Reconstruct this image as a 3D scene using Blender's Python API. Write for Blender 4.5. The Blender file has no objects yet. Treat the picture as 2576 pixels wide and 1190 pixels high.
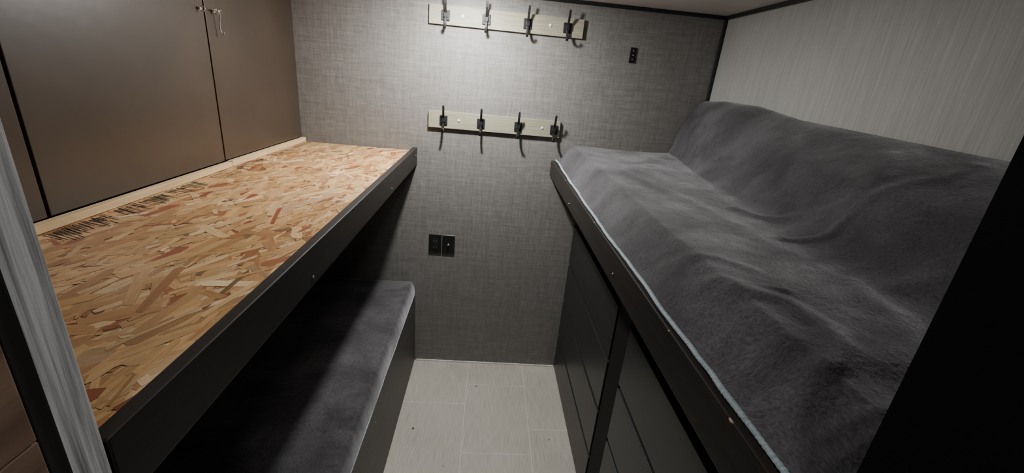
import bpy, bmesh, math, random
from mathutils import Vector, Matrix, noise
random.seed(7)
scene = bpy.context.scene
COL = scene.collection

# ------------------------------------------------------------------ materials
def new_mat(name):
    m = bpy.data.materials.new(name); m.use_nodes = True
    nt = m.node_tree
    b = nt.nodes["Principled BSDF"]
    return m, nt, b
def N(nt, t, **kw):
    n = nt.nodes.new(t)
    for k, v in kw.items(): setattr(n, k, v)
    return n
def mapped(nt, scale, coord="Object", rot=(0,0,0)):
    tc = N(nt, "ShaderNodeTexCoord"); mp = N(nt, "ShaderNodeMapping")
    mp.inputs["Scale"].default_value = scale
    mp.inputs["Rotation"].default_value = rot
    nt.links.new(tc.outputs[coord], mp.inputs["Vector"])
    return mp.outputs["Vector"]
def noise_n(nt, vec, scale=1, detail=3, rough=.5, dist=0):
    n = N(nt, "ShaderNodeTexNoise")
    n.inputs["Scale"].default_value = scale; n.inputs["Detail"].default_value = detail
    n.inputs["Roughness"].default_value = rough; n.inputs["Distortion"].default_value = dist
    nt.links.new(vec, n.inputs["Vector"]); return n.outputs["Fac"]
def ramp(nt, fac, stops):
    r = N(nt, "ShaderNodeValToRGB")
    e = r.color_ramp.elements
    while len(e) < len(stops): e.new(.5)
    for el, (p, c) in zip(e, stops):
        el.position = p; el.color = (*c, 1) if len(c) == 3 else c
    nt.links.new(fac, r.inputs["Fac"]); return r.outputs["Color"]
def mixc(nt, a, b, fac, mode="MIX"):
    m = N(nt, "ShaderNodeMix", data_type="RGBA", blend_type=mode)
    if isinstance(fac, (int, float)): m.inputs[0].default_value = fac
    else: nt.links.new(fac, m.inputs[0])
    for s, v in ((6, a), (7, b)):
        if isinstance(v, tuple): m.inputs[s].default_value = (*v, 1)
        else: nt.links.new(v, m.inputs[s])
    return m.outputs[2]
def math_n(nt, op, a, b=None):
    m = N(nt, "ShaderNodeMath", operation=op)
    for i, v in enumerate((a, b)):
        if v is None: continue
        if isinstance(v, (int, float)): m.inputs[i].default_value = v
        else: nt.links.new(v, m.inputs[i])
    return m.outputs[0]
def bump(nt, b, h, strength, dist):
    bp = N(nt, "ShaderNodeBump")
    bp.inputs["Strength"].default_value = strength; bp.inputs["Distance"].default_value = dist
    nt.links.new(h, bp.inputs["Height"]); nt.links.new(bp.outputs["Normal"], b.inputs["Normal"])
def plain(name, col, rough=.5, metal=0, spec=.5):
    m, nt, b = new_mat(name)
    v = mapped(nt, (40, 40, 40)); f = noise_n(nt, v, 1, 4)
    c = ramp(nt, f, [(0.25, tuple(x*.8 for x in col)), (.75, tuple(min(1, x*1.2) for x in col))])
    nt.links.new(c, b.inputs["Base Color"])
    b.inputs["Roughness"].default_value = rough; b.inputs["Metallic"].default_value = metal
    b.inputs["Specular IOR Level"].default_value = spec
    return m
def streak(name, scale, dark, light, rough=.6, lo=.3, hi=.7, bs=.2, bd=.001, spec=.4, big=2.0, bigamt=.15, detail=4):
    m, nt, b = new_mat(name)
    f = noise_n(nt, mapped(nt, scale), 1, detail, .6)
    c = ramp(nt, f, [(lo, dark), (hi, light)])
    f2 = noise_n(nt, mapped(nt, (big, big, big)), 1, 3)
    c2 = ramp(nt, f2, [(.3, (1-bigamt,)*3), (.7, (1, 1, 1))])
    c = mixc(nt, c, c2, 1.0, "MULTIPLY")
    nt.links.new(c, b.inputs["Base Color"])
    b.inputs["Roughness"].default_value = rough; b.inputs["Specular IOR Level"].default_value = spec
    bump(nt, b, f, bs, bd); return m

def linen():
    m, nt, b = new_mat("linen_wallpaper")
    h = noise_n(nt, mapped(nt, (20, 20, 620)), 1, 3, .6)
    v = noise_n(nt, mapped(nt, (620, 20, 20)), 1, 3, .6)
    h2 = noise_n(nt, mapped(nt, (7, 7, 150)), 1, 2, .5)
    v2 = noise_n(nt, mapped(nt, (150, 7, 7)), 1, 2, .5)
    s = math_n(nt, "ADD", math_n(nt, "ADD", h, v), math_n(nt, "MULTIPLY", math_n(nt, "ADD", h2, v2), .45))
    s = math_n(nt, "MULTIPLY", s, 1/2.9)
    c = ramp(nt, s, [(.36, (.092, .089, .083)), (.5, (.168, .163, .154)), (.62, (.25, .244, .232))])
    nt.links.new(c, b.inputs["Base Color"])
    b.inputs["Roughness"].default_value = .5; b.inputs["Specular IOR Level"].default_value = .4
    bump(nt, b, s, .22, .0012); return m

def plush():
    m, nt, b = new_mat("grey_plush_fleece")
    tc = N(nt, "ShaderNodeTexCoord"); va = N(nt, "ShaderNodeVectorMath", operation="ADD")
    nz = N(nt, "ShaderNodeTexNoise"); nz.inputs["Scale"].default_value = 6; nt.links.new(tc.outputs["Object"], nz.inputs["Vector"])
    sc = N(nt, "ShaderNodeVectorMath", operation="SCALE"); sc.inputs["Scale"].default_value = .10
    nt.links.new(nz.outputs["Color"], sc.inputs[0])
    nt.links.new(tc.outputs["Object"], va.inputs[0]); nt.links.new(sc.outputs[0], va.inputs[1])
    mp = N(nt, "ShaderNodeMapping"); mp.inputs["Scale"].default_value = (280, 160, 180); mp.inputs["Rotation"].default_value = (0, 0, .5)
    nt.links.new(va.outputs[0], mp.inputs["Vector"])
    f = noise_n(nt, mp.outputs[0], 1, 4, .65, .6)
    p = noise_n(nt, mapped(nt, (5, 5, 5)), 1, 3, .55, .5)
    c = ramp(nt, p, [(.34, (.036, .034, .037)), (.50, (.052, .050, .054)), (.66, (.076, .073, .079))])
    c2 = ramp(nt, f, [(.3, (.50, .50, .50)), (.7, (1.40, 1.40, 1.40))])
    c = mixc(nt, c, c2, 1.0, "MULTIPLY")
    nt.links.new(c, b.inputs["Base Color"])
    b.inputs["Roughness"].default_value = .85; b.inputs["Specular IOR Level"].default_value = .15
    b.inputs["Sheen Roughness"].default_value = .42
    b.inputs["Sheen Tint"].default_value = (.82, .80, .84, 1)
    sw = ramp(nt, p, [(.36, (.38,)*3), (.64, (.6,)*3)])
    nt.links.new(sw, b.inputs["Sheen Weight"])
    bump(nt, b, f, .6, .0022); return m

def osb_mat():
    m, nt, b = new_mat("osb_strands")
    at = N(nt, "ShaderNodeAttribute", attribute_name="strand")
    uv = N(nt, "ShaderNodeUVMap", uv_map="UVMap")
    mp = N(nt, "ShaderNodeMapping"); mp.inputs["Scale"].default_value = (14, 500, 1)
    nt.links.new(uv.outputs[0], mp.inputs["Vector"])
    g = noise_n(nt, mp.outputs[0], 1, 4, .65)
    gc = ramp(nt, g, [(.3, (.68, .60, .50)), (.6, (1.06, 1.04, 1.0))])
    c = mixc(nt, at.outputs["Color"], gc, 1.0, "MULTIPLY")
    pch = noise_n(nt, mapped(nt, (5, 3, 5)), 1, 4, .6)
    pc2 = ramp(nt, pch, [(.35, (.82, .74, .64)), (.6, (1.0, 1.0, 1.0))])
    c = mixc(nt, c, pc2, 1.0, "MULTIPLY")
    nt.links.new(c, b.inputs["Base Color"])
    b.inputs["Roughness"].default_value = .42; b.inputs["Specular IOR Level"].default_value = .45
    bump(nt, b, g, .2, .001); return m

M = {}
M["linen"] = linen()
M["plush"] = plush()
M["osb"] = osb_mat()
M["rightwall"] = streak("grey_vinyl_wall_panel", (260, 260, 7), (.28, .28, .268), (.38, .38, .365), .6, bs=.25)
M["ceiling"] = streak("ceiling_panel", (6, 6, 6), (.68, .65, .60), (.76, .73, .68), .7)
M["floor"] = streak("greige_vinyl_tile", (330, 9, 9), (.34, .325, .285), (.51, .49, .435), .5, bs=.15)
M["grout"] = plain("tile_joint", (.62, .60, .54), .8)
M["door"] = streak("brown_laminate", (5, 5, 5), (.048, .034, .024), (.063, .045, .032), .36, bs=.12, bd=.01, spec=.5)
M["gap"] = plain("dark_gap", (.005, .005, .004), .8)
M["rail"] = streak("dark_walnut_rail", (90, 3, 90), (.010, .008, .0065), (.023, .018, .015), .48, bs=.15)
M["facade"] = streak("taupe_bunk_front", (60, 3, 60), (.060, .055, .049), (.085, .078, .070), .5, bs=.15)
M["black"] = streak("black_drawer_front", (60, 3, 60), (.013, .013, .0135), (.020, .020, .021), .36, bs=.08)
M["frame"] = plain("black_frame", (.004, .004, .004), .7, spec=.2)
M["curtain"] = plain("black_partition", (.004, .004, .004), .9, spec=.1)
M["trim"] = plain("black_trim", (.010, .010, .011), .45)
M["hook"] = plain("black_iron", (.010, .010, .011), .5, 0, .35)
M["plate"] = plain("black_plastic", (.008, .008, .008), .3)
M["steel"] = plain("steel", (.62, .60, .56), .3, .9)
M["screw"] = plain("dull_screw", (.30, .29, .27), .45, .8)
M["whitep"] = plain("white_plastic", (.75, .74, .70), .45)
M["pine"] = streak("pine_batten", (60, 5, 60), (.58, .40, .21), (.76, .57, .34), .55)
M["rackwood"] = streak("ash_rack_board", (7, 60, 260), (.20, .195, .135), (.33, .32, .24), .5, bs=.2)
M["jamb"] = streak("grey_wood_jamb", (130, 130, 5), (.34, .34, .345), (.82, .82, .83), .55, lo=.36, hi=.6, bs=.5, bd=.002)
M["darkwood"] = streak("dark_jamb", (90, 90, 4), (.012, .012, .011), (.03, .029, .028), .6)
M["brown"] = streak("brown_wood_partition", (70, 4, 30), (.13, .075, .052), (.34, .22, .155), .5, bs=.2)
M["binding"] = streak("pale_blue_binding", (60, 260, 60), (.20, .26, .29), (.38, .45, .49), .6, bs=.6)
M["ink"] = plain("black_ink", (.03, .026, .022), .7)
M["ply"] = plain("under_panel", (.03, .028, .025), .7)
M["chip"] = plain("chipped_bare_wood", (.45, .33, .22), .7)

# ------------------------------------------------------------------ mesh helpers
def root(name):
    e = bpy.data.objects.new(name, None); e.empty_display_size = .1
    COL.objects.link(e); return e
def link(me, name, parent=None, mats=()):
    o = bpy.data.objects.new(name, me); COL.objects.link(o)
    for m in mats: me.materials.append(m)
    if parent: o.parent = parent
    return o
def box(name, x0, x1, y0, y1, z0, z1, mat, parent=None, bev=0.0, seg=2):
    bm = bmesh.new()
    bmesh.ops.create_cube(bm, size=1)
    for v in bm.verts:
        v.co = Vector(((x0+x1)/2 + v.co.x*(x1-x0), (y0+y1)/2 + v.co.y*(y1-y0), (z0+z1)/2 + v.co.z*(z1-z0)))
    if bev > 0:
        bmesh.ops.bevel(bm, geom=bm.edges[:], offset=bev, segments=seg, affect='EDGES', profile=.6)
    me = bpy.data.meshes.new(name); bm.to_mesh(me); bm.free()
    return link(me, name, parent, [mat])
def cyl(name, c, axis, r, h, mat, parent=None, seg=20, bev=0.0):
    bm = bmesh.new()
    bmesh.ops.create_cone(bm, cap_ends=True, segments=seg, radius1=r, radius2=r, depth=h)
    if bev > 0:
        ed = [e for e in bm.edges if abs(e.verts[0].co.z - e.verts[1].co.z) < 1e-6 and e.verts[0].co.z > 0]
        bmesh.ops.bevel(bm, geom=ed, offset=bev, segments=3, affect='EDGES')
    rot = Vector((0, 0, 1)).rotation_difference(Vector(axis)).to_matrix().to_4x4()
    bmesh.ops.transform(bm, matrix=Matrix.Translation(c) @ rot, verts=bm.verts)
    me = bpy.data.meshes.new(name); bm.to_mesh(me); bm.free()
    for p in me.polygons: p.use_smooth = len(p.vertices) == 4
    return link(me, name, parent, [mat])
def tube(name, pts, r, mat, parent=None, cyclic=False):
    cu = bpy.data.curves.new(name, "CURVE"); cu.dimensions = "3D"; cu.bevel_depth = r; cu.bevel_resolution = 3; cu.use_fill_caps = True
    s = cu.splines.new("POLY"); s.points.add(len(pts)-1)
    for p, q in zip(s.points, pts): p.co = (*q, 1)
    s.use_cyclic_u = cyclic
    o = bpy.data.objects.new(name, cu); COL.objects.link(o); cu.materials.append(mat)
    if parent: o.parent = parent
    return o
def sstep(a, b, x):
    t = max(0, min(1, (x-a)/(b-a))); return t*t*(3-2*t)
def interp(tab, y):
    if y <= tab[0][0]: return tab[0][1]
    for (a, va), (b, vb) in zip(tab, tab[1:]):
        if y <= b:
            t = (y-a)/(b-a); return va + (vb-va)*t
    return tab[-1][1]

# ------------------------------------------------------------------ room shell
YB = 2.2; CZ = 2.012; XR = 1.079; XL = -1.30
box("wall_back", XL-.05, XR+.05, YB, YB+.05, 0, CZ+.05, M["linen"])
box("wall_right", XR, XR+.05, .20, YB, 0, CZ+.05, M["rightwall"])
box("wall_left", XL-.05, XL, .10, YB, 0, CZ+.05, M["linen"])
box("ceiling", XL-.05, XR+.05, -1.2, YB+.05, CZ, CZ+.05, M["ceiling"])
bm = bmesh.new()
def add_box(bm, x0, x1, y0, y1, z0, z1, mi=0, bev=0):
    r = bmesh.ops.create_cube(bm, size=1)
    for v in r["verts"]:
        v.co = Vector(((x0+x1)/2 + v.co.x*(x1-x0), (y0+y1)/2 + v.co.y*(y1-y0), (z0+z1)/2 + v.co.z*(z1-z0)))
    for f in {f for v in r["verts"] for f in v.link_faces}: f.material_index = mi
add_box(bm, XL-.05, XR+.05, -1.2, YB+.05, -.05, -.0012, 1)
W, L, g = .33, .475, .0012
for i in range(-4, 4):
    x0 = -.027 + i*W
    off = 1.527 + i*.157*1.0
    for j in range(-7, 4):
        y0 = off + j*L
        a0, a1 = max(x0+g, XL-.04), min(x0+W-g, XR+.04); b0, b1 = max(y0+g, -1.2), min(y0+L-g, YB)
        if a1-a0 > .01 and b1-b0 > .01: add_box(bm, a0, a1, b0, b1, -.004, -.0009, 0)
me = bpy.data.meshes.new("floor"); bm.to_mesh(me); bm.free()
link(me, "floor", None, [M["floor"], M["grout"]])
box("baseboard_back", -.345, .497, YB-.006, YB-.0005, 0, .008, M["whitep"], None, .001)
box("trim_1", -.915, XR-.013, YB-.014, YB-.0005, CZ-.016, CZ-.0005, M["trim"], None, .003)
box("trim_2", XR-.014, XR-.0005, .34, YB, CZ-.016, CZ-.0005, M["trim"], None, .003)
box("trim_3", XR-.014, XR-.0005, YB-.014, YB-.0005, 1.20, CZ-.017, M["trim"], None, .003)

box("wall_front_left", XL, -.392, .10, .318, 0, CZ, M["darkwood"])
r = root("door_jamb")
box("edge_board", -.3915, -.352, .306, .338, 0.001, CZ-.001, M["jamb"], r, .006, 3)
box("dark_strip", -.3915, -.3545, .289, .3055, 0.001, CZ-.001, M["darkwood"], r, .002)  # narrow dark strip between edge board and planks
for k in range(18):
    z0 = .002 + k*.1115
    box("reveal_plank", -.3915, -.3535, .10, .2885, z0, z0+.1105, M["brown"], r, .0015)
box("wall_front_right", .336, XR, .12, .262, 0, CZ, M["curtain"])

# ------------------------------------------------------------------ upper left bunk with OSB deck
r = root("loft_bunk")
XF = -.354
box("front_rail", XF-.022, XF, .342, YB-.003, 1.197, 1.284, M["rail"], r, .0025)
box("deck_core", XL+.002, XF-.023, .342, YB-.003, 1.250, 1.266, M["pine"], r)
box("under_beam", XF-.09, XF-.024, .342, YB-.003, 1.18, 1.249, M["rail"], r)
for yy, zz in ((2.15, 1.25), (1.61, 1.219), (.846, 1.217)):
    cyl("rail_screw", (XF+.001, yy, zz), (1, 0, 0), .0036, .003, M["screw"], r, 12, .001)
X0, X1, Y0, Y1 = -.905, XF-.0225, .343, YB-.004
verts, faces, cols, uvs = [], [], [], []
pal = [((.64, .42, .21), 34), ((.56, .345, .16), 28), ((.71, .51, .29), 22), ((.46, .26, .115), 12),
       ((.41, .18, .080), 7), ((.33, .11, .050), 6), ((.25, .15, .07), 4), ((.82, .65, .43), 9)]
pc = [p[0] for p in pal]; pw = [p[1] for p in pal]
NF = 4600
for k in range(NF):
    cx = random.uniform(X0-.03, X1+.03); cy = random.uniform(Y0-.03, Y1+.03)
    Ls = random.choice([random.uniform(.08, .17), random.uniform(.05, .12), random.uniform(.03, .06)]); Ws = random.uniform(.006, .028) * (1 if Ls > .07 else .6)
    ang = math.pi/2 - .2 + random.gauss(0, .5)
    z = 1.2664 + .0014*k/NF
    ca, sa = math.cos(ang), math.sin(ang)
    j = lambda s: random.uniform(-s, s)
    loc = [(-.5*Ls, -.35*Ws+j(.3*Ws)), (-.40*Ls+j(.08*Ls), -.5*Ws), (.38*Ls+j(.1*Ls), -.5*Ws+j(.1*Ws)), (.5*Ls, j(.4*Ws)),
           (.42*Ls+j(.07*Ls), .5*Ws), (-.3*Ls+j(.1*Ls), .5*Ws+j(.1*Ws)), (-.48*Ls, .35*Ws)]
    b0 = len(verts)
    for lx, ly in loc:
        x = min(max(cx + lx*ca - ly*sa, X0), X1); y = min(max(cy + lx*sa + ly*ca, Y0), Y1)
        verts.append((x, y, z))
    faces.append(list(range(b0, b0+7)))
    c = random.choices(pc, pw)[0]; q = random.uniform(.80, 1.12)
    if random.random() < .25:
        c2 = random.choices(pc, pw)[0]; c = tuple((a+b)/2 for a, b in zip(c, c2))
    c = tuple(v*q for v in c)
    ou, ov = random.random()*20, random.random()*20
    for lx, ly in loc: cols.append((*c, 1)); uvs.append((ou+lx, ov+ly))
me = bpy.data.meshes.new("osb_deck"); me.from_pydata(verts, [], faces)
ca_ = me.color_attributes.new("strand", "FLOAT_COLOR", "CORNER")
uvl = me.uv_layers.new(name="UVMap")
for i, (c, u) in enumerate(zip(cols, uvs)):
    ca_.data[i].color = c; uvl.data[i].uv = u
link(me, "osb_deck", r, [M["osb"]])
bm = bmesh.new()
def stroke(xa, ya, xb, yb, w, z=1.2681):
    d = Vector((xb-xa, yb-ya)); 
    if d.length < 1e-5: return
    n = Vector((-d.y, d.x)).normalized()*w/2
    vs = [bm.verts.new((xa+n.x, ya+n.y, z)), bm.verts.new((xa-n.x, ya-n.y, z)), bm.verts.new((xb-n.x*.6, yb-n.y*.6, z)), bm.verts.new((xb+n.x*.6, yb+n.y*.6, z))]
    bm.faces.new(vs)
for (ya, yb, dens, wid) in ((.86, 1.0, 40, .075), (1.03, 1.19, 42, .07), (1.21, 1.34, 36, .065), (1.54, 1.74, 34, .05), (1.80, 1.98, 30, .045), (2.0, 2.14, 24, .05)):
    for i in range(dens):
        y = ya + (yb-ya)*i/dens + random.uniform(-.003, .003)
        l = random.uniform(.35, 1)*wid
        xs = -.896 + random.uniform(0, .012)
        stroke(xs, y, xs+l, y-random.uniform(.2, .5)*l, random.uniform(.001, .0032))
for a in ((-.885, 1.40, -.885, 1.50), (-.845, 1.40, -.845, 1.50), (-.885, 1.40, -.845, 1.40), (-.885, 1.435, -.845, 1.435), (-.885, 1.50, -.845, 1.50), (-.885, 1.45, -.845, 1.46), (-.865, 1.46, -.865, 1.49), (-.875, 1.41, -.855, 1.425)):
    stroke(*a, .003)
me = bpy.data.meshes.new("ink_stamp"); bm.to_mesh(me); bm.free()
link(me, "ink_stamp", r, [M["ink"]])
box("batten_a", -.918, -.899, 1.56, YB-.003, 1.269, 1.289, M["pine"], r, .001)
box("batten_b", -.918, -.899, .342, 1.558, 1.269, 1.287, M["pine"], r, .001)

# ------------------------------------------------------------------ cabinet above loft bunk
r = root("wall_cabinet")
box("carcass", XL+.002, -.938, .345, YB-.002, 1.270, CZ-.002, M["gap"], r)
for a, b, z0 in ((1.556, YB-.003, 1.291), (.914, 1.549, 1.290), (.345, .906, 1.289)):
    box("cabinet_door", -.937, -.919, a, b, z0, CZ-.004, M["door"], r, .0015)
r = root("hook_and_eye_latch")
def ring(name, c, rad, tr, mat, parent, plane="yz", a0=0, a1=2*math.pi):
    pts = []
    for i in range(25):
        a = a0+(a1-a0)*i/24
        pts.append((c[0], c[1]+rad*math.cos(a), c[2]+rad*math.sin(a)) if plane == "yz" else (c[0]+rad*math.cos(a), c[1], c[2]+rad*math.sin(a)))
    return tube(name, pts, tr, mat, parent)
for yy in (1.522, 1.592):
    cyl("screw_base", (-.915, yy, 1.768), (1, 0, 0), .004, .010, M["steel"], r, 12)
    ring("screw_eye", (-.905, yy, 1.768), .007, .0015, M["steel"], r, "xz")
tube("hook_wire", [(-.904, 1.592, 1.775), (-.900, 1.60, 1.770), (-.902, 1.604, 1.755), (-.906, 1.604, 1.735), (-.908, 1.606, 1.715), (-.905, 1.610, 1.703), (-.899, 1.608, 1.702), (-.896, 1.604, 1.710)], .002, M["steel"], r)
tube("hook_shank", [(-.904, 1.592, 1.776), (-.902, 1.575, 1.772), (-.902, 1.615, 1.774)], .0016, M["steel"], r)

# ------------------------------------------------------------------ soft surfaces
def cloth_grid(name, xs, ys, fz, parent, mat, fx=None):
    nx, ny = len(xs), len(ys); vs = []
    for y in ys:
        for i, x in enumerate(xs):
            xx = fx(x, y) if fx else x
            vs.append((xx, y, fz(x, y)))
    fs = [(j*nx+i, j*nx+i+1, (j+1)*nx+i+1, (j+1)*nx+i) for j in range(ny-1) for i in range(nx-1)]
    me = bpy.data.meshes.new(name); me.from_pydata(vs, [], fs)
    for p in me.polygons: p.use_smooth = True
    return link(me, name, parent, [mat])

r = root("lower_bunk")
box("front_board", XF-.02, XF, .342, YB-.003, .001, .458, M["facade"], r, .002)
box("base_panel", XL+.002, XF-.021, .342, YB-.003, .40, .44, M["ply"], r)
cyl("board_screw", (XF+.001, 1.3, .38), (1, 0, 0), .004, .003, M["screw"], r, 12, .001)
def lz(x, y):
    d = (-.352 - x)
    z = .452 + .088*math.sqrt(max(0, 1-(1-min(1, d/.028))**2))
    w = .003*noise.noise(Vector((x*9, y*5, 2))) + .0014*noise.noise(Vector((x*70, y*60, 5)))
    w += .0016*noise.noise(Vector((x*10, y*38, 8)))*sstep(.12, .0, d)*2
    # long shallow crease along the mattress, as the cover is tucked
    w -= .004*math.exp(-((d-.13-.01*math.sin(y*5))/.008)**2)*sstep(1.9, 1.2, y)
    return z + w - .010*sstep(.05, .0, YB-y)
xs = [-.352 - .028*(i/16)**2 for i in range(16)] + [-.380 - (i/140)*.912 for i in range(141)]
ys = [.345 + (YB-.006-.345)*i/420 for i in range(421)]
cloth_grid("plush_cover", xs[::-1], ys, lz, r, M["plush"], lambda x, y: x + .002*noise.noise(Vector((y*8, 3, 1)))*sstep(.1, 0, -.352-x) - .003*sstep(.1, 0, -.352-x))
tube("cover_binding", [(-.3555+.002*noise.noise(Vector((y*7, 0, 0))), y, .4605+.002*noise.noise(Vector((y*9, 4, 0)))) for y in [.35+i*.02 for i in range(92)]], .0026, M["binding"], r)

# right upper bunk
r = root("upper_bunk")
XG = .330; YR = .265
box("front_rail", XG, XG+.022, YR, YB-.003, 1.195, 1.274, M["rail"], r, .0025)
box("platform", XG+.023, XR-.002, YR, YB-.003, 1.24, 1.262, M["ply"], r)
for yy, zz in ((1.597, 1.215), (.95, 1.222)):
    cyl("rail_screw", (XG-.001, yy, zz), (-1, 0, 0), .0036, .003, M["screw"], r, 12, .001)
# nicks on the top arris of the rail
bm = bmesh.new()
for yc, s in ((1.20, .006), (.415, .007), (.62, .003), (1.75, .004)):
    rr = bmesh.ops.create_icosphere(bm, subdivisions=1, radius=1)
    for v in rr["verts"]: v.co = Vector((XG+.0015+v.co.x*.0022, yc+v.co.y*s, 1.2725+v.co.z*.0024))
me = bpy.data.meshes.new("rail_nicks"); bm.to_mesh(me); bm.free(); link(me, "rail_nicks", r, [M["chip"]])
foot = [(.34, .60), (.8, .66), (1.16, .73), (1.6, .81), (2.0, .89), (2.2, .92)]
top = [(.34, 1.575), (.9, 1.585), (1.49, 1.605), (1.75, 1.635), (2.0, 1.640), (2.2, 1.63)]
ridges = [
 ([(.50, 1.6), (.56, 1.35), (.60, 1.15), (.64, .80)], .030, .003),
 ([(.42, .61), (.473, .565), (.495, .505), (.475, .455), (.432, .420), (.375, .395)], .020, .0085),
 ([(.35, .72), (.39, .66), (.44, .625), (.50, .61)], .015, .005),
 ([(.36, .79), (.41, .75), (.455, .745), (.49, .70)], .017, .004),
 ([(.70, 1.12), (.77, 1.0), (.82, .92), (.81, .87), (.76, .85), (.68, .88)], .016, .009),
 ([(.82, .92), (.90, .93), (.98, 1.02)], .022, .007),
 ([(.84, .88), (.93, .83), (1.0, .85)], .022, .006),
 ([(.66, .66), (.64, .55), (.58, .46), (.50, .42)], .028, .006),
 ([(.36, .345), (.42, .335), (.52, .36), (.60, .42)], .013, .004),
 ([(.37, .315), (.45, .305), (.55, .33)], .012, .0035),
 ([(.72, .62), (.80, .58), (.90, .60)], .024, .005),
]
def seg_d(px, py, a, b):
    dx, dy = b[0]-a[0], b[1]-a[1]
    t = max(0, min(1, ((px-a[0])*dx+(py-a[1])*dy)/(dx*dx+dy*dy)))
    return math.hypot(px-a[0]-t*dx, py-a[1]-t*dy)
boxes = [(min(p[0] for p in R[0])-.1, max(p[0] for p in R[0])+.1, min(p[1] for p in R[0])-.1, max(p[1] for p in R[0])+.1) for R in ridges]
def bz(x, y):
    z = 1.280 + .085*sstep(.335, .425, x)**.8
    f = interp(foot, y); t = max(0, (x-f)/(1.068-f))
    H = interp(top, y) - 1.365
    st = sstep(1.2, 2.0, y)
    prof = (1-st)*(t*.35 + .65*math.sin(min(1, t)*math.pi/2))*sstep(0, .5, t) + st*math.sin(min(1, t)*math.pi/2)*sstep(0, .25, t)
    z += H*prof
    rr = 0
    wx = x + .012*noise.noise(Vector((x*9, y*9, 21))); wy = y + .016*noise.noise(Vector((x*9, y*9, 31)))
    for (pl, w, h), bb in zip(ridges, boxes):
        if bb[0] < x < bb[1] and bb[2] < y < bb[3]:
            d = min(seg_d(wx, wy, a, b) for a, b in zip(pl, pl[1:]))
            rr += h*math.exp(-(d/w)**2)
    rr = .012*math.tanh(rr/.012)
    soft = sstep(.34, .42, x)*sstep(1.076, 1.03, x)
    z += rr*sstep(.34, .38, x)
    q = noise.noise(Vector((x*4, y*3, 0)))
    z += soft*(.0045*noise.noise(Vector((x*5+q, y*2.6, 1))) + .0010*noise.noise(Vector((x*9+y*3, y*9-x*3, 2))) + .0006*noise.noise(Vector((x*40, y*40, 4))))
    z += .0005*noise.noise(Vector((x*150, y*130, 7)))
    near = sstep(1.1, .45, y)*sstep(.50, .36, x)
    z += near*.0022*noise.noise(Vector((x*9+y*6, y*26, 9)))*sstep(.34, .37, x)
    z -= .02*sstep(.05, 0, YB-y)*(1-sstep(.85, .95, x))
    return max(z, 1.277)
nx, ny = 270, 680
xs = [.338 + (1.0735-.338)*i/(nx-1) for i in range(nx)]
ys = [YR+.002 + (YB-.018-YR)*(j/(ny-1)) for j in range(ny)]
def edge(y): return .006*noise.noise(Vector((y*5, 1.5, 0))) + .002*noise.noise(Vector((y*22, 2.5, 0))) + .009 + .006*sstep(.7, .35, y) + .014*sstep(1.7, 2.15, y)
bl = root("plush_blanket")
cloth_grid("blanket_cloth", xs, ys, bz, bl, M["plush"], lambda x, y: x + edge(y)*sstep(.44, .338, x))
vs, fs = [], []
yy = [YR+.003 + (YB-.02-YR)*i/500 for i in range(501)]
for i, y in enumerate(yy):
    e = .338 + edge(y); w = .009+.002*noise.noise(Vector((y*12, 0, 3))); zz = 1.2785
    for k in range(7):
        a = math.pi*k/6
        vs.append((e - w*.5 + w*.55*math.cos(math.pi-a), y, zz + .0045*math.sin(a) + .0006*math.sin(y*900)))
for j in range(500):
    for k in range(6): fs.append((j*7+k, j*7+k+1, (j+1)*7+k+1, (j+1)*7+k))
me = bpy.data.meshes.new("blanket_binding"); me.from_pydata(vs, [], fs)
for p in me.polygons: p.use_smooth = True
link(me, "blanket_binding", bl, [M["binding"]])

# ------------------------------------------------------------------ dressers under the right bunk
XD = .498
def dresser(nm, y0, y1):
    r = root(nm)
    box("body", XD+.022, XR-.004, y0, y1, .001, .950, M["frame"], r)
    for k in range(4):
        z0 = .010 + k*.2345
        box("drawer_front_%d" % (k+1), XD, XD+.018, y0+.003, y1-.003, z0, z0+.2165, M["black"], r, .002)
    return r
dresser("dresser", 1.312, YB-.004)
dresser("dresser", YR+.003, 1.178)
r = root("bunk_support_panel")
box("post", XD+.004, XD+.06, 1.182, 1.308, .001, 1.192, M["frame"], r, .002)
box("apron_a", XD+.010, XD+.03, 1.31, YB-.003, .955, 1.192, M["black"], r)
box("apron_b", XD+.010, XD+.03, YR+.003, .788, .955, 1.192, M["black"], r)
box("apron_c", XD+.010, XD+.03, .794, 1.18, .955, 1.192, M["black"], r)

# ------------------------------------------------------------------ coat racks
def ribbon(name, prof, cx, y, z, w, t, mat, parent):
    n = len(prof); bm = bmesh.new(); rings = []
    for i, (o, u) in enumerate(prof):
        a = prof[max(0, i-1)]; b = prof[min(n-1, i+1)]
        d = Vector((b[0]-a[0], b[1]-a[1])).normalized(); nn = Vector((-d.y, d.x))*t/2
        ww = w*(1 if i < n-1 else .8)
        rings.append([bm.verts.new((cx+sx*ww/2, y-(o+sn*nn.x), z+u+sn*nn.y)) for sx, sn in ((-1, -1), (1, -1), (1, 1), (-1, 1))])
    for p, q in zip(rings, rings[1:]):
        for k in range(4): bm.faces.new((p[k], p[(k+1) % 4], q[(k+1) % 4], q[k]))
    bm.faces.new(rings[0]); bm.faces.new(rings[-1][::-1])
    bmesh.ops.recalc_face_normals(bm, faces=bm.faces)
    me = bpy.data.meshes.new(name); bm.to_mesh(me); bm.free()
    o = link(me, name, parent, [mat])
    md = o.modifiers.new("b", "BEVEL"); md.width = .0012; md.segments = 2
    return o
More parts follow.
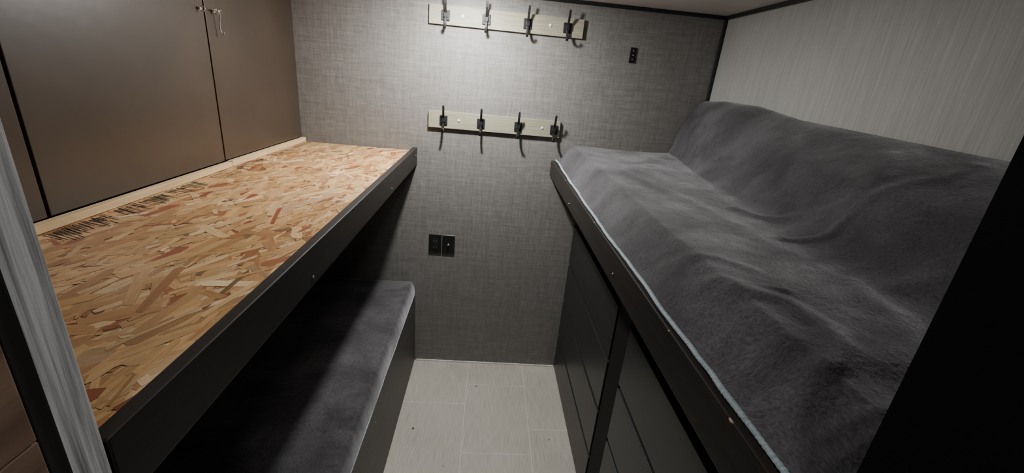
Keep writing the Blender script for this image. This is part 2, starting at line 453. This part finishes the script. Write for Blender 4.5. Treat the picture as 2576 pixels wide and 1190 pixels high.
def coat_rack(x0, x1, z0, z1, hooks, screws):
    r = root("coat_rack")
    yb = YB-.0155
    box("board", x0, x1, yb, YB-.0005, z0, z1, M["rackwood"], r, .0015)
    zc = (z0+z1)/2
    for sx in screws:
        cyl("screw_cap", (sx, yb-.001, zc+.002), (0, -1, 0), .0062, .004, M["whitep"], r, 16, .0012)
    for i, hx in enumerate(hooks):
        box("hook_plate_%d" % (i+1), hx-.019, hx+.019, yb-.0055, yb-.0003, zc-.024, zc+.020, M["hook"], r, .003, 3)
        up = [(.006, -.012), (.010, .0), (.015, .012), (.024, .028), (.031, .045), (.034, .060), (.035, .070)]
        dn = [(.006, .010), (.011, -.006), (.012, -.022), (.014, -.040), (.020, -.053), (.030, -.057), (.038, -.050), (.041, -.038)]
        ribbon("hook_upper_%d" % (i+1), up, hx, yb, zc, .0105, .006, M["hook"], r)
        ribbon("hook_lower_%d" % (i+1), dn, hx, yb, zc, .0105, .006, M["hook"], r)
        box("hook_collar_%d" % (i+1), hx-.009, hx+.009, yb-.016, yb-.005, zc-.011, zc+.009, M["hook"], r, .002)
    return r
coat_rack(-.307, .404, 1.853, 1.934, (-.232, -.047, .143, .328), (-.155, .248))
coat_rack(-.300, .352, 1.391, 1.472, (-.226, -.043, .142, .322), (-.152, .262))

# ------------------------------------------------------------------ wall plates
r = root("wall_outlet")
box("plate", -.2845, -.2165, YB-.006, YB-.0005, .714, .824, M["plate"], r, .002, 3)
box("receptacle", -.2675, -.2335, YB-.009, YB-.0055, .737, .801, M["hook"], r, .0015)
for zc in (.752, .786):
    for dx in (-.0065, .0065): box("slot", -.2505+dx-.0012, -.2505+dx+.0012, YB-.0096, YB-.0088, zc-.004, zc+.004, M["steel"], r)
    cyl("ground_slot", (-.2505, YB-.0092, zc-.009), (0, -1, 0), .002, .0008, M["ply"], r, 10)
r = root("coax_wall_plate")
box("plate", -.2125, -.1445, YB-.006, YB-.0005, .713, .823, M["plate"], r, .002, 3)
cyl("coax_nut", (-.1785, YB-.008, .770), (0, -1, 0), .0062, .006, M["steel"], r, 6)
cyl("coax_barrel", (-.1785, YB-.014, .770), (0, -1, 0), .0040, .010, M["steel"], r, 16)
for zc in (.725, .811): cyl("plate_screw", (-.1785, YB-.0062, zc), (0, -1, 0), .0025, .0016, M["plate"], r, 10)
r = root("control_switch_plate")
box("plate", .644, .673, YB-.005, YB-.0005, 1.772, 1.840, M["plate"], r, .0015)
for zc in (1.787, 1.806, 1.825):
    box("button", .652, .665, YB-.007, YB-.0048, zc-.006, zc+.006, M["hook"], r, .0008)
    cyl("button_mark", (.6585, YB-.0072, zc), (0, -1, 0), .0018, .0008, M["whitep"], r, 10)

bm = bmesh.new()
for cx, cy, s in ((.028, 1.985, .004), (-.27, 1.66, .005), (.05, 1.75, .002), (.2, 1.9, .002), (-.1, 1.45, .0025), (.4, 1.62, .003)):
    rr = bmesh.ops.create_icosphere(bm, subdivisions=1, radius=s)
    for v in rr["verts"]:
        v.co = Vector((cx+v.co.x*random.uniform(.6, 1.3), cy+v.co.y*random.uniform(.6, 1.2), .45*s+v.co.z*.45))
me = bpy.data.meshes.new("crumbs"); bm.to_mesh(me); bm.free()
link(me, "floor_crumbs", None, [M["ink"]])

# ------------------------------------------------------------------ lamps
def light(kind, nm, loc, e, size, col, parent):
    ld = bpy.data.lights.new(nm, kind); ld.energy = e; ld.color = col
    if kind == "AREA": ld.shape = "DISK"; ld.size = size
    else: ld.shadow_soft_size = size
    lo = bpy.data.objects.new(nm, ld); COL.objects.link(lo); lo.location = loc; lo.parent = parent
r = root("ceiling_puck_light")
cyl("housing", (-.13, 1.82, CZ-.006), (0, 0, -1), .05, .011, M["whitep"], r, 40, .002)
light("AREA", "puck_emitter", (-.13, 1.82, CZ-.014), 22, .07, (1.0, .985, .96), r)
light("POINT", "puck_dome_glow", (-.13, 1.82, CZ-.055), 12, .03, (1.0, .985, .96), r)
r = root("added_hall_fill")  # unseen hall lamp and housing, added to brighten the jamb and planks
cyl("housing", (.05, -.5, CZ-.006), (0, 0, -1), .06, .011, M["whitep"], r, 40, .002)
light("AREA", "hall_fill_emitter", (.05, -.5, CZ-.014), 5.0, .12, (1.0, .98, .95), r)

w = bpy.data.worlds.new("world"); scene.world = w; w.use_nodes = True
w.node_tree.nodes["Background"].inputs[0].default_value = (.5, .52, .56, 1)
w.node_tree.nodes["Background"].inputs[1].default_value = .07

# ------------------------------------------------------------------ camera
cd = bpy.data.cameras.new("camera"); cam = bpy.data.objects.new("camera", cd); COL.objects.link(cam)
fw = Vector((.0703, .9353, -.3465)).normalized()
rt = Vector((.9952, -.0416, .0894)); rt = (rt - fw*rt.dot(fw)).normalized()
up = rt.cross(fw)
m = Matrix((rt, up, -fw)).transposed().to_4x4(); m.translation = Vector((0, 0, 1.655))
cam.matrix_world = m
cd.sensor_width = 36; cd.lens = 36*1078/2576; cd.clip_start = .01
scene.camera = cam
